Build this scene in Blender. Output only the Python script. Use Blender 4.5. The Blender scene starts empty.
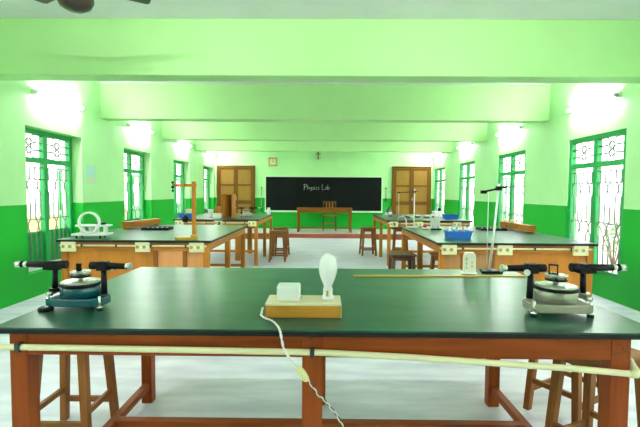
import bpy, math, random
from mathutils import Matrix, Vector
random.seed(7)
R = math.radians
scene = bpy.context.scene
col = scene.collection

# ------------------------------------------------------------------ camera
cam_data = bpy.data.cameras.new('camera')
cam_data.sensor_width = 36.0
cam_data.lens = 24.0
cam_data.clip_start = 0.02
cam = bpy.data.objects.new('camera', cam_data)
col.objects.link(cam)
cam.matrix_world = (Matrix.Translation((0, 0, 1.34)) @ Matrix.Rotation(R(0.47), 4, 'Z')
                    @ Matrix.Rotation(R(90 - 2.75), 4, 'X') @ Matrix.Rotation(R(0.38), 4, 'Z'))
scene.camera = cam

# ------------------------------------------------------------------ world and exposure
world = bpy.data.worlds.new('overcast_sky')
scene.world = world
world.use_nodes = True
bg = world.node_tree.nodes['Background']
bg.inputs[0].default_value = (0.97, 0.96, 1.0, 1)
bg.inputs[1].default_value = 2.2
TUBE_STRENGTH = 90.0
TUBE_COLOR = (0.96, 0.92, 1.0, 1)
vs = scene.view_settings
vs.view_transform = 'Standard'
vs.look = 'None'
vs.exposure = 1.33
vs.gamma = 1.0
vs.use_curve_mapping = False

# ------------------------------------------------------------------ materials
MATS = {}
def mat(name, c, rough=0.5, var=0.0, scale=(6, 6, 6), metallic=0.0, bump=0.0, spec=0.5, coat=0.0, detail=4, c2=None):
    m = bpy.data.materials.new(name); m.use_nodes = True
    nt = m.node_tree; b = nt.nodes['Principled BSDF']
    b.inputs['Base Color'].default_value = (*c, 1)
    b.inputs['Roughness'].default_value = rough
    b.inputs['Metallic'].default_value = metallic
    b.inputs['Specular IOR Level'].default_value = spec
    b.inputs['Coat Weight'].default_value = coat
    b.inputs['Coat Roughness'].default_value = 0.12
    if var > 0 or bump > 0:
        tc = nt.nodes.new('ShaderNodeTexCoord'); mp = nt.nodes.new('ShaderNodeMapping')
        mp.inputs['Scale'].default_value = scale
        nz = nt.nodes.new('ShaderNodeTexNoise'); nz.inputs['Scale'].default_value = 1.0
        nz.inputs['Detail'].default_value = detail; nz.inputs['Roughness'].default_value = 0.6
        nt.links.new(tc.outputs['Object'], mp.inputs[0]); nt.links.new(mp.outputs[0], nz.inputs['Vector'])
        if var > 0:
            rp = nt.nodes.new('ShaderNodeValToRGB')
            lo = c2 if c2 else tuple(v * (1 - var) for v in c)
            hi = c if c2 else tuple(min(1, v * (1 + var * 0.6)) for v in c)
            rp.color_ramp.elements[0].position = 0.32; rp.color_ramp.elements[1].position = 0.68
            rp.color_ramp.elements[0].color = (*lo, 1); rp.color_ramp.elements[1].color = (*hi, 1)
            nt.links.new(nz.outputs['Fac'], rp.inputs[0]); nt.links.new(rp.outputs[0], b.inputs['Base Color'])
        if bump > 0:
            bp = nt.nodes.new('ShaderNodeBump'); bp.inputs['Strength'].default_value = bump
            bp.inputs['Distance'].default_value = 0.004
            nt.links.new(nz.outputs['Fac'], bp.inputs['Height']); nt.links.new(bp.outputs[0], b.inputs['Normal'])
    MATS[name] = m
    return m

def two_paint_wall(name, upper, lower, split):
    m = mat(name, upper, 0.5, 0.05, (1.3, 1.3, 1.3), bump=0.05, spec=0.25)
    nt = m.node_tree; b = nt.nodes['Principled BSDF']
    src = b.inputs['Base Color'].links[0].from_socket
    geo = nt.nodes.new('ShaderNodeNewGeometry'); sp = nt.nodes.new('ShaderNodeSeparateXYZ')
    nt.links.new(geo.outputs['Position'], sp.inputs[0])
    lt = nt.nodes.new('ShaderNodeMath'); lt.operation = 'LESS_THAN'; lt.inputs[1].default_value = split
    nt.links.new(sp.outputs['Z'], lt.inputs[0])
    mx = nt.nodes.new('ShaderNodeMixRGB'); mx.inputs[2].default_value = (*lower, 1)
    nt.links.new(lt.outputs[0], mx.inputs[0]); nt.links.new(src, mx.inputs[1])
    nt.links.new(mx.outputs[0], b.inputs['Base Color'])
    return m

LIGHT_GREEN = (0.49, 0.89, 0.40)
DARK_GREEN = (0.008, 0.42, 0.030)
two_paint_wall('wall_paint', LIGHT_GREEN, DARK_GREEN, 1.17)
mat('beam_paint', (0.54, 0.91, 0.38), 0.5, 0.04, (1.2, 1.2, 1.2))
mat('ceiling_white', (0.93, 0.92, 0.96), 0.7, 0.05, (2, 2, 2))
mat('floor_cement', (0.88, 0.88, 0.97), 0.42, 0.3, (1.6, 7.5, 1), bump=0.04, detail=10, c2=(0.60, 0.63, 0.71))
mat('platform_grey', (0.62, 0.62, 0.58), 0.6, 0.1)
mat('platform_red', (0.36, 0.075, 0.032), 0.5, 0.15, (3, 3, 3))
mat('window_green', (0.003, 0.37, 0.07), 0.35, 0.1)
mat('grille_iron', (0.22, 0.26, 0.20), 0.5)
mat('sill_white', (0.72, 0.78, 0.72), 0.5)
mat('top_green', (0.009, 0.080, 0.050), 0.30, 0.35, (2.5, 9, 2.5), spec=0.32, bump=0.03)
mat('edge_black', (0.010, 0.011, 0.011), 0.5, spec=0.25)
for ax, sc in (('x', (2.2, 30, 30)), ('y', (30, 2.2, 30)), ('z', (30, 30, 2.2))):
    mat('redwood_' + ax, (0.31, 0.058, 0.006), 0.45, 0.3, sc, spec=0.2)
    mat('oakwood_' + ax, (0.48, 0.18, 0.020), 0.45, 0.28, sc, spec=0.25)
    mat('stoolwood_' + ax, (0.29, 0.105, 0.022), 0.45, 0.35, sc, spec=0.2)
    mat('deskwood_' + ax, (0.26, 0.095, 0.008), 0.5, 0.25, sc, spec=0.2)
    mat('doorwood_' + ax, (0.15, 0.062, 0.004), 0.5, 0.25, sc, spec=0.2)
    mat('darkwood_' + ax, (0.12, 0.05, 0.024), 0.45, 0.3, sc)
mat('panel_orange', (0.54, 0.19, 0.016), 0.4, 0.16, (14, 14, 1.6), coat=0.2)
mat('panel_pale', (0.74, 0.32, 0.11), 0.45, 0.1, (14, 14, 1.6))
mat('panel_brown', (0.40, 0.19, 0.06), 0.45, 0.15, (14, 14, 1.6))
mat('door_panel', (0.26, 0.135, 0.004), 0.55, 0.14, (12, 12, 1.5))
mat('pvc_cream', (0.82, 0.76, 0.48), 0.4)
mat('plate_cream', (0.80, 0.74, 0.40), 0.4, 0.06)
mat('plate_mark', (0.35, 0.32, 0.15), 0.5)
mat('strap_dark', (0.03, 0.03, 0.03), 0.5)
mat('black_metal', (0.006, 0.006, 0.007), 0.45, spec=0.18)
mat('teal_paint', (0.003, 0.085, 0.11), 0.25, 0.15, (8, 8, 8), coat=0.3)
mat('silver', (0.74, 0.74, 0.70), 0.26, metallic=0.9)
mat('silver_paint', (0.40, 0.39, 0.31), 0.32, 0.1, (10, 10, 10), metallic=0.35)
mat('steel_disc', (0.50, 0.54, 0.46), 0.35, metallic=0.5)
mat('white_plastic', (0.80, 0.82, 0.80), 0.35)
mat('cream_plastic', (0.82, 0.80, 0.66), 0.4)
mat('cream_wood', (0.80, 0.72, 0.46), 0.5, 0.08, (3, 20, 20))
mat('block_front', (0.60, 0.27, 0.035), 0.45, 0.25, (4, 20, 30))
mat('brass', (0.65, 0.42, 0.10), 0.3, metallic=0.9)
mat('bulb_white', (0.90, 0.91, 0.90), 0.22, coat=0.4)
mat('stick_yellow', (0.60, 0.36, 0.04), 0.45, 0.1, (3, 30, 30))
mat('blue_plastic', (0.015, 0.15, 0.60), 0.35)
mat('board_black', (0.006, 0.008, 0.008), 0.6, 0.3, (0.8, 0.8, 0.8), spec=0.12)
mat('chalk', (0.34, 0.36, 0.33), 0.9)
mat('pale_trim', (0.62, 0.84, 0.58), 0.5)
mat('clock_face', (0.62, 0.70, 0.42), 0.5)
mat('red_plastic', (0.55, 0.06, 0.04), 0.4)
mat('orange_plastic', (0.75, 0.28, 0.12), 0.45)
mat('grey_metal', (0.35, 0.36, 0.37), 0.4, metallic=0.5)
mat('poster_paper', (0.46, 0.78, 0.52), 0.6)
mat('poster_print', (0.66, 0.72, 0.42), 0.6)
mat('poster_blue', (0.42, 0.76, 0.62), 0.6)
mat('thread', (0.8, 0.82, 0.8), 0.6)
mat('flex_white', (0.80, 0.80, 0.76), 0.45)
mat('flex_dark', (0.05, 0.05, 0.06), 0.5)
mat('fan_brown', (0.035, 0.02, 0.016), 0.3)
mat('ground', (0.5, 0.48, 0.42), 0.9, 0.2)
mat('yard_wall', (0.62, 0.50, 0.26), 0.8, 0.15)
mat('leaf', (0.10, 0.26, 0.06), 0.6, 0.3, (9, 9, 9))
mat('bark', (0.20, 0.13, 0.08), 0.8)
m = bpy.data.materials.new('tube_glow'); m.use_nodes = True
nt = m.node_tree; nt.nodes.clear()
em = nt.nodes.new('ShaderNodeEmission'); em.inputs[0].default_value = TUBE_COLOR; em.inputs[1].default_value = TUBE_STRENGTH
ou = nt.nodes.new('ShaderNodeOutputMaterial'); nt.links.new(em.outputs[0], ou.inputs[0]); MATS['tube_glow'] = m
m = bpy.data.materials.new('pane_glass'); m.use_nodes = True
nt = m.node_tree; nt.nodes.clear()
tr = nt.nodes.new('ShaderNodeBsdfTransparent'); gl = nt.nodes.new('ShaderNodeBsdfGlossy'); gl.inputs['Roughness'].default_value = 0.03
mx = nt.nodes.new('ShaderNodeMixShader'); ou = nt.nodes.new('ShaderNodeOutputMaterial')
mx.inputs[0].default_value = 0.05
nt.links.new(tr.outputs[0], mx.inputs[1]); nt.links.new(gl.outputs[0], mx.inputs[2])
nt.links.new(mx.outputs[0], ou.inputs[0]); MATS['pane_glass'] = m

# ------------------------------------------------------------------ mesh builder
class MB:
    def __init__(s): s.v = []; s.f = []; s.sm = []; s.mi = []; s.cur = 0
    def slot(s, i): s.cur = i; return s
    def _add(s, verts, faces, smooth):
        o = len(s.v); s.v += [tuple(v) for v in verts]
        for f in faces:
            s.f.append([o + i for i in f]); s.sm.append(smooth); s.mi.append(s.cur)
    def box(s, x0, x1, y0, y1, z0, z1):
        s._add([(x, y, z) for z in (z0, z1) for y in (y0, y1) for x in (x0, x1)],
               [(0, 2, 3, 1), (4, 5, 7, 6), (0, 1, 5, 4), (2, 6, 7, 3), (0, 4, 6, 2), (1, 3, 7, 5)], False); return s
    def bar(s, p0, p1, w, h, up=(0, 0, 1)):
        p0, p1 = Vector(p0), Vector(p1); d = (p1 - p0).normalized(); u = Vector(up)
        a = d.cross(u)
        if a.length < 1e-4: a = d.cross(Vector((1, 0, 0)))
        a.normalize(); b = a.cross(d).normalized()
        v = [p + a * (w / 2 * sx) + b * (h / 2 * sz) for p in (p0, p1) for sx, sz in ((-1, -1), (1, -1), (1, 1), (-1, 1))]
        s._add(v, [(3, 2, 1, 0), (4, 5, 6, 7), (0, 1, 5, 4), (1, 2, 6, 5), (2, 3, 7, 6), (3, 0, 4, 7)], False); return s
    def taper(s, c0, s0, c1, s1):
        v = [(c[0] + sx * q / 2, c[1] + sy * q / 2, c[2]) for c, q in ((c0, s0), (c1, s1)) for sx, sy in ((-1, -1), (1, -1), (1, 1), (-1, 1))]
        s._add(v, [(3, 2, 1, 0), (4, 5, 6, 7), (0, 1, 5, 4), (1, 2, 6, 5), (2, 3, 7, 6), (3, 0, 4, 7)], False); return s
    def cyl(s, p0, p1, r0, r1=None, n=16):
        r1 = r0 if r1 is None else r1
        p0, p1 = Vector(p0), Vector(p1); d = (p1 - p0).normalized()
        a = d.orthogonal().normalized(); b = d.cross(a)
        ring = lambda p, r: [p + (a * math.cos(t) + b * math.sin(t)) * r for t in [2 * math.pi * k / n for k in range(n)]]
        v = ring(p0, r0) + ring(p1, r1)
        s._add(v, [(k, (k + 1) % n, n + (k + 1) % n, n + k) for k in range(n)], True)
        o = len(s.v) - 2 * n
        for f in (list(range(n))[::-1], list(range(n, 2 * n))):
            s.f.append([o + i for i in f]); s.sm.append(False); s.mi.append(s.cur)
        return s
    def lathe(s, prof, c=(0, 0, 0), n=24, smooth=True):
        v = [(c[0] + r * math.cos(2 * math.pi * k / n), c[1] + r * math.sin(2 * math.pi * k / n), c[2] + z) for r, z in prof for k in range(n)]
        f = [(j * n + k, j * n + (k + 1) % n, (j + 1) * n + (k + 1) % n, (j + 1) * n + k) for j in range(len(prof) - 1) for k in range(n)]
        s._add(v, f, smooth); o = len(s.v) - len(v)
        if prof[0][0] > 1e-5: s.f.append([o + k for k in range(n)][::-1]); s.sm.append(False); s.mi.append(s.cur)
        if prof[-1][0] > 1e-5: s.f.append([o + (len(prof) - 1) * n + k for k in range(n)]); s.sm.append(False); s.mi.append(s.cur)
        return s
    def prism(s, poly, z0, z1):
        n = len(poly)
        s._add([(x, y, z0) for x, y in poly] + [(x, y, z1) for x, y in poly],
               [list(range(n))[::-1], list(range(n, 2 * n))] + [(k, (k + 1) % n, n + (k + 1) % n, n + k) for k in range(n)], False); return s
    def tube(s, pts, r, n=8, closed=False):
        pts = [Vector(p) for p in pts]; m = len(pts); rings = []; prev = None
        for i, p in enumerate(pts):
            q0 = pts[(i - 1) % m] if (closed or i > 0) else p
            q1 = pts[(i + 1) % m] if (closed or i < m - 1) else p
            d = (q1 - q0).normalized()
            a = d.orthogonal().normalized() if prev is None else (prev - d * prev.dot(d)).normalized()
            prev = a; b = d.cross(a)
            rings += [p + (a * math.cos(2 * math.pi * k / n) + b * math.sin(2 * math.pi * k / n)) * r for k in range(n)]
        f = []
        for i in range(m if closed else m - 1):
            j = (i + 1) % m
            f += [(i * n + k, i * n + (k + 1) % n, j * n + (k + 1) % n, j * n + k) for k in range(n)]
        s._add(rings, f, True)
        if not closed:
            o = len(s.v) - len(rings)
            for q in (list(range(n))[::-1], [(m - 1) * n + k for k in range(n)]):
                s.f.append([o + i for i in q]); s.sm.append(False); s.mi.append(s.cur)
        return s
    def mesh(s, name, mats):
        me = bpy.data.meshes.new(name); me.from_pydata(s.v, [], s.f)
        for q in (mats if isinstance(mats, (list, tuple)) else [mats]): me.materials.append(MATS[q])
        me.polygons.foreach_set('use_smooth', s.sm); me.polygons.foreach_set('material_index', s.mi)
        me.update(); return me
    def build(s, name, mats, parent=None, bevel=0.0, loc=None):
        return link(name, s.mesh(name, mats), parent, bevel, loc)

def link(name, me, parent=None, bevel=0.0, loc=None):
    o = bpy.data.objects.new(name, me); col.objects.link(o)
    if parent is not None: o.parent = parent
    if loc is not None: o.location = loc
    if bevel > 0:
        b = o.modifiers.new('bevel', 'BEVEL'); b.width = bevel; b.segments = 2; b.limit_method = 'ANGLE'; b.angle_limit = R(40)
    return o
def tag(o, label=None, cat=None, group=None, kind=None):
    if label: o['label'] = label
    if cat: o['category'] = cat
    if group: o['group'] = group
    if kind: o['kind'] = kind
    return o
def thing(name, loc, rz=0, label=None, cat=None, group=None, kind=None):
    o = bpy.data.objects.new(name, None); col.objects.link(o)
    o.empty_display_size = 0.05; o.location = loc; o.rotation_euler = (0, 0, rz)
    return tag(o, label, cat, group, kind)
def kids(o): return [c for c in bpy.data.objects if c.parent == o]
def copy_tree(o, parent=None):
    c = o.copy(); col.objects.link(c); c.parent = parent
    for k in KIDS.get(o.name) or KIDS.setdefault(o.name, kids(o)): copy_tree(k, c)
    return c
KIDS = {}
def dup(o, loc, rz=0, label=None, cat=None, group=None):
    c = copy_tree(o); c.location = loc; c.rotation_euler = (0, 0, rz)
    return tag(c, label, cat, group)

# ------------------------------------------------------------------ the room shell
H = 3.65; YB = -8.0; YF = 14.3; ZC = 3.1; TH = 0.3
WIN_Y = [-5.07, -2.49, 0.09, 2.65, 5.22, 7.80, 10.38, 12.94]; WW = 1.22; WZ0 = 0.30; WZ1 = 2.15
tag(MB().box(-H, H, YB, YF, -0.12, 0).build('floor', 'floor_cement'), 'pale grey polished cement floor between the lab tables', 'floor', kind='structure')
tag(MB().box(-H - TH, H + TH, YB - TH, YF + TH, ZC, ZC + 0.15).build('ceiling', 'ceiling_white'), 'white ceiling above the green beams', 'ceiling', kind='structure')
def side_wall(name, sx, label):
    th = 0.24 if sx < 0 else 0.12; b = MB(); xa, xb = (sx * H, sx * (H + th)); xa, xb = min(xa, xb), max(xa, xb)
    b.box(xa, xb, YB - TH, YF + TH, -0.12, WZ0); b.box(xa, xb, YB - TH, YF + TH, WZ1, ZC)
    e = [YB - TH] + [v for y in WIN_Y for v in (y, y + WW)] + [YF + TH]
    for i in range(0, len(e), 2): b.box(xa, xb, e[i], e[i + 1], WZ0, WZ1)
    tag(b.build(name, 'wall_paint'), label, 'wall', kind='structure')
side_wall('wall_left', -1, 'left wall painted light green over a dark green dado, windows recessed')
side_wall('wall_right', 1, 'right wall painted light green over a dark green dado, windows flush')
tag(MB().box(-H, H, YF, YF + TH, -0.12, ZC).build('wall_back', 'wall_paint'), 'far green wall behind the blackboard', 'wall', kind='structure')
tag(MB().box(-H, H, YB - TH, YB, -0.12, ZC).build('wall_front', 'wall_paint'), 'green wall behind the viewer', 'wall', kind='structure')
BEAM_Y = [-5.92, -3.34, -0.76, 1.82, 4.40, 7.0, 9.65, 12.2]
words = ['rearmost ceiling beam behind the viewer', 'ceiling beam a little behind the viewer', 'ceiling beam right above the viewer', 'light green ceiling beam overhead above the front table', 'nearest wide light green beam across the top of the view',
         'second light green ceiling beam from the front', 'third light green ceiling beam from the front', 'farthest light green ceiling beam near the blackboard wall']
for y, w in zip(BEAM_Y, words):
    tag(MB().box(-H, H, y, y + 0.25, 2.53, ZC).build('ceiling_beam', 'beam_paint', bevel=0.008), w, 'beam', 'cross beams of the ceiling', 'structure')
p = thing('platform', (0, 0, 0), 0, 'low raised platform with red front edge below the blackboard', 'platform', kind='structure')
MB().box(-H, H, 12.70, YF, 0, 0.14).build('platform_top', 'platform_grey', p)
MB().box(-H, H, 12.68, 12.70, 0, 0.125).build('platform_front', 'platform_red', p)

# outside, seen through the windows
tag(MB().box(-40, -H - TH, -20, 60, -0.5, -0.4).box(H + TH, 40, -20, 60, -0.5, -0.4).build('ground', 'ground'), 'bright ground outside the windows', 'ground', kind='structure')
tag(MB().box(-7.3, -7.1, -6, 30, -0.4, 0.72).build('yard_wall', 'yard_wall'), 'low tan yard wall outside the left windows', 'wall', kind='structure')
sh = thing('shrub', (6.6, 9.7, -0.4), 0, 'small green shrub outside the nearest right window', 'shrub')
b = MB()
for k in range(7):
    a = k * 0.9; b.tube([(0, 0, 0), (0.12 * math.cos(a), 0.12 * math.sin(a), 0.5), (0.3 * math.cos(a), 0.3 * math.sin(a), 1.05)], 0.012, 5)
b.build('stem', 'bark', sh)
b = MB()
for k in range(260):
    c = Vector((random.gauss(0, .2), random.gauss(0, .2), random.uniform(.45, 1.25))); d = Vector((random.gauss(0, 1), random.gauss(0, 1), random.gauss(0, .6))).normalized() * .06
    n = d.orthogonal().normalized() * .02
    b._add([c - d, c + n, c + d, c - n], [(0, 1, 2, 3)], False)
tag(b.build('foliage', 'leaf', sh), kind='stuff')

# ------------------------------------------------------------------ windows
FW = 0.065
def make_window(name, inset, lower_panel):
    w = thing(name, (0, 0, 0)); d0, d1 = inset, inset + 0.07; M_ = 'window_green'
    MB().box(0, FW, d0, d1, WZ0, WZ1).build('jamb', M_, w, 0.004)
    MB().box(WW - FW, WW, d0, d1, WZ0, WZ1).build('jamb', M_, w, 0.004)
    MB().box(FW, WW - FW, d0, d1, WZ1 - FW, WZ1).build('head', M_, w, 0.004)
    MB().box(FW, WW - FW, d0, d1, WZ0, WZ0 + 0.05).build('bottom_rail', 'sill_white' if lower_panel else M_, w, 0.004)
    MB().box(WW / 2 - 0.04, WW / 2 + 0.04, d0, d1, WZ0 + 0.05, WZ1 - FW).build('mullion', M_, w, 0.004)
    TZ0, TZ1 = 1.715, 1.78
    bays = ((FW, WW / 2 - 0.04), (WW / 2 + 0.04, WW - FW))
    for a, c in bays: MB().box(a, c, d0, d1, TZ0, TZ1).build('transom', M_, w, 0.004)
    MB().box(-0.0, WW, inset - 0.02 if inset > 0.1 else 0.07, inset + 0.14, WZ0 - 0.0, WZ0 + 0.006).build('sill', 'sill_white', w)
    dm = d0 + 0.03
    bar_me = None; ring_me = None
    for a, c in bays:
        bw = c - a; z0, z1 = TZ1, WZ1 - FW
        MB().box(a, c, d1 - 0.012, d1 - 0.008, z0, z1).build('pane', 'pane_glass', w)
        g = MB(); hh = (z1 - z0) / 3
        for r_ in range(3):
            zc = z0 + hh * (r_ + .5)
            for s_ in (-1, 1):
                # each lobe: rounded towards the middle, running straight out to the frame
                cx = (a + c) / 2 + s_ * bw * 0.25
                pts = []
                for k in range(13):
                    t = math.pi / 2 + math.pi * k / 12
                    pts.append((cx + s_ * (math.cos(t) * bw * 0.19 + 0.0), dm, zc + math.sin(t) * hh * 0.47))
                pts = [((c if s_ > 0 else a), dm, pts[0][2])] + pts + [((c if s_ > 0 else a), dm, pts[-1][2])]
                g.tube(pts, 0.008, 5)
        cx = (a + c) / 2
        for r_ in range(4):
            zc = z0 + hh * r_
            zz = [(-0.05, 0), (0, -0.05), (0.05, 0), (0, 0.05)]
            if 0 < r_ < 3: g.tube([(cx + u, dm, zc + v) for u, v in zz], 0.008, 5, True)
        g.build('upper_grille', 'grille_iron', w)
        # lower grille: five upright bars that pinch into a lattice at two heights
        n = 5; zb = WZ0 + 0.05; sp = bw / n
        pinch = (1.40, 0.86)
        if bar_me is None:
            pts = [(0, 0, 1.66)]
            for pz in pinch:
                pts += [(0, 0, pz + .10), (-sp * .25, 0, pz + .085), (-sp * .48, 0, pz + .05), (-sp * .48, 0, pz - .0), (-sp * .25, 0, pz - .05), (0, 0, pz - .085)]
            pts += [(0, 0, zb)]
            bb = MB().tube(pts, 0.009, 5)
            pts2 = [(-q[0], 0, q[2]) for q in pts]
            bar_me = (bb.mesh('bar', 'grille_iron'), MB().tube(pts2, 0.009, 5).mesh('bar', 'grille_iron'))
        for k in range(n):
            link('bar', bar_me[k % 2], w, 0, (a + sp * (k + .5), dm, 0))
        for rz in (1.655, 1.50, 0.965):
            MB().box(a, c, dm - 0.005, dm + 0.005, rz - 0.007, rz + 0.007).build('grille_rail', 'grille_iron', w)
        if lower_panel:
            MB().box(a, c, d1 - 0.02, d1, zb, 0.80).build('lower_panel', M_, w)
    # casement leaves swung outwards
    for hx, s_ in ((FW, 1), (WW - FW, -1)):
        L = 0.50; ang = R(138 if lower_panel else 147)
        lf = thing_part('casement_leaf', w, (hx, d1 + 0.005, 0), ang if s_ > 0 else -ang)
        q = (0, L) if s_ > 0 else (-L, 0)
        MB().box(q[0], q[0] + .055, 0, .03, WZ0 + .06, TZ0).box(q[1] - .055, q[1], 0, .03, WZ0 + .06, TZ0) \
            .box(q[0] + .055, q[1] - .055, 0, .03, TZ0 - .06, TZ0).box(q[0] + .055, q[1] - .055, 0, .03, WZ0 + .06, WZ0 + .13) \
            .box(q[0] + .055, q[1] - .055, 0, .03, 0.98, 1.04).build('leaf_frame', M_, lf)
        MB().box(q[0] + .055, q[1] - .055, .011, .019, WZ0 + .13, .98).build('leaf_panel', M_, lf)
        MB().box(q[0] + .055, q[1] - .055, .013, .017, 1.04, TZ0 - .06).build('leaf_pane', 'pane_glass', lf)
    return w
def thing_part(name, parent, loc, rz):
    o = bpy.data.objects.new(name, None); col.objects.link(o); o.parent = parent; o.location = loc; o.rotation_euler = (0, 0, rz); o.empty_display_size = .03
    return o
def win_label(side, i):
    return ['rearmost green %s window far behind the viewer', 'green %s window a little behind the viewer', 'green %s window beside the viewer, nearest of all', 'green %s window just out of view beside the front table', 'tall green window nearest the viewer on the %s wall',
            'second tall green window along the %s wall', 'third tall green window along the %s wall', 'farthest green window on the %s wall beside the brown door'][i] % side
wl = make_window('window_1', 0.15, True); wr = make_window('window_9', 0.015, False)
for i, y in enumerate(WIN_Y):
    a = wl if i == 0 else copy_tree(wl); a.name = 'window_%d' % (i + 1)
    a.location = (-H, y, 0); a.rotation_euler = (0, 0, R(90)); tag(a, win_label('left', i), 'window', 'tall green windows', 'structure')
    a = wr if i == 0 else copy_tree(wr); a.name = 'window_%d' % (i + 9)
    a.location = (H, y + WW, 0); a.rotation_euler = (0, 0, R(-90)); tag(a, win_label('right', i), 'window', 'tall green windows', 'structure')

# ------------------------------------------------------------------ tube lights above the windows
def make_tube_light():
    t = thing('tube_light', (0, 0, 0))
    MB().box(-.53, .53, 0, .035, -.02, .035).build('batten', 'white_plastic', t, 0.004)
    MB().cyl((-.49, .062, 0), (.49, .062, 0), .014, n=12).build('tube', 'tube_glow', t)
    for s_ in (-1, 1):
        e = MB().box(min(s_ * .49, s_ * .535), max(s_ * .49, s_ * .535), .03, .085, -.022, .022).build('lamp_holder', 'grey_metal' if s_ < 0 else 'white_plastic', t, 0.004)
    return t
tl = make_tube_light(); first = True
for i, y in enumerate(WIN_Y):  # tubes beside and behind the viewer are unseen, added to light camera-facing surfaces
    if i == 3: continue      # bay lit by the added, unseen ceiling tubes below
    for sx in (-1, 1):
        o = tl if first else copy_tree(tl); first = False
        # local +y points into the room
        o.location = (sx * H, y + WW / 2 + 0.04, 2.57); o.rotation_euler = (0, 0, R(-90) if sx < 0 else R(90))
        side = 'left' if sx < 0 else 'right'
        tag(o, ['rearmost tube light on the %s wall far behind the viewer', 'tube light on the %s wall a little behind the viewer', 'glowing tube light on the %s wall beside the viewer', 'glowing tube light on the %s wall just out of view', 'glowing tube light above the nearest %s window',
                'glowing tube light above the second %s window', 'glowing tube light above the third %s window', 'glowing tube light above the farthest %s window'][i] % side,
            'tube light', 'wall tube lights')

for X, w in ((-1.3, 'left'), (1.5, 'right')):  # added lamps out of view, brightening the nearest beam's front face
    o = copy_tree(tl); o.location = (X, 2.11, ZC); o.rotation_euler = (R(-90), 0, 0)
    tag(o, 'tube light fixed to the ceiling above the %s half of the front table' % w, 'tube light', 'ceiling tube lights')

# ------------------------------------------------------------------ ceiling fan
f_ = thing('ceiling_fan', (-1.84, 3.2, ZC), 0, 'dark brown ceiling fan hanging above the left side of the room', 'ceiling fan')
MB().lathe([(.02, -.09), (.07, -.06), (.075, 0)]).build('canopy', 'fan_brown', f_)
MB().cyl((0, 0, -.09), (0, 0, -.23), .012).build('down_rod', 'fan_brown', f_)
MB().lathe([(.03, -.215), (.10, -.225), (.125, -.25), (.125, -.36), (.105, -.40), (.06, -.425), (.0, -.432)]).build('motor', 'fan_brown', f_)
for k in range(3):
    a = R(30 + 120 * k); bl = thing_part('blade', f_, (0, 0, -.245), a)
    MB().bar((.10, 0, 0), (.2, 0, 0), .04, .006).build('blade_bracket', 'fan_brown', bl)
    MB().prism([(.17, -.05), (.50, -.06), (.52, -.04), (.52, .045), (.50, .065), (.17, .05)], -.004, .002).build('blade_board', 'fan_brown', bl)

# ------------------------------------------------------------------ far wall: blackboard, doors, clock, crucifix
bb = thing('blackboard', (0, YF, 0), 0, 'long blackboard with chalk lettering on the far wall', 'blackboard')
MB().box(-1.93, 1.93, -.03, 0, .75, 1.87).build('writing_surface', 'board_black', bb)
fr_ = MB().box(-1.965, 1.965, -.04, 0, 1.87, 1.905).box(-1.965, -1.93, -.04, 0, .75, 1.87).box(1.93, 1.965, -.04, 0, .75, 1.87)
fr_.build('frame', 'pale_trim', bb)
MB().box(-1.965, 1.965, -.09, 0, .695, .75).build('chalk_ledge', 'pale_trim', bb, 0.004)
G = {'P': (.62, [[(0, -.1), (.08, .95)], [(-.12, .85), (.1, 1.02), (.45, 1.0), (.6, .78), (.4, .55), (.05, .5)]]),
     'h': (.5, [[(0, 0), (.06, .8)], [(.02, .35), (.2, .5), (.35, .38), (.36, 0)]]),
     'y': (.46, [[(0, .5), (.06, .15), (.22, .12), (.36, .5)], [(.36, .5), (.28, -.1), (.1, -.3)]]),
     's': (.36, [[(.28, .48), (.06, .45), (.1, .28), (.26, .18), (.18, .0), (0, .03)]]),
     'i': (.24, [[(.05, .5), (.07, 0)], [(.06, .66), (.07, .7)]]),
     'c': (.38, [[(.3, .42), (.14, .5), (0, .26), (.1, .02), (.3, .06)]]),
     ' ': (.42, []),
     'L': (.62, [[(.25, .85), (.1, 1.0), (.0, .8), (.08, .3), (.02, .02), (.5, .0)]]),
     'a': (.46, [[(.34, .42), (.14, .5), (0, .24), (.12, 0), (.32, .2), (.36, .48), (.38, 0)]]),
     'b': (.42, [[(.02, .95), (.05, 0), (.3, .06), (.34, .34), (.06, .44)]])}
b = MB(); u = 0.0
for ch in 'Physics Lab':
    wd, st = G[ch]
    for s_ in st: b.tube([(u + x * .178, 0, z * .175) for x, z in s_], .0080, 5)
    u += wd * .178
b.build('chalk_lettering', 'chalk', bb, 0, (-.655, -.031, 1.45))

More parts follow.
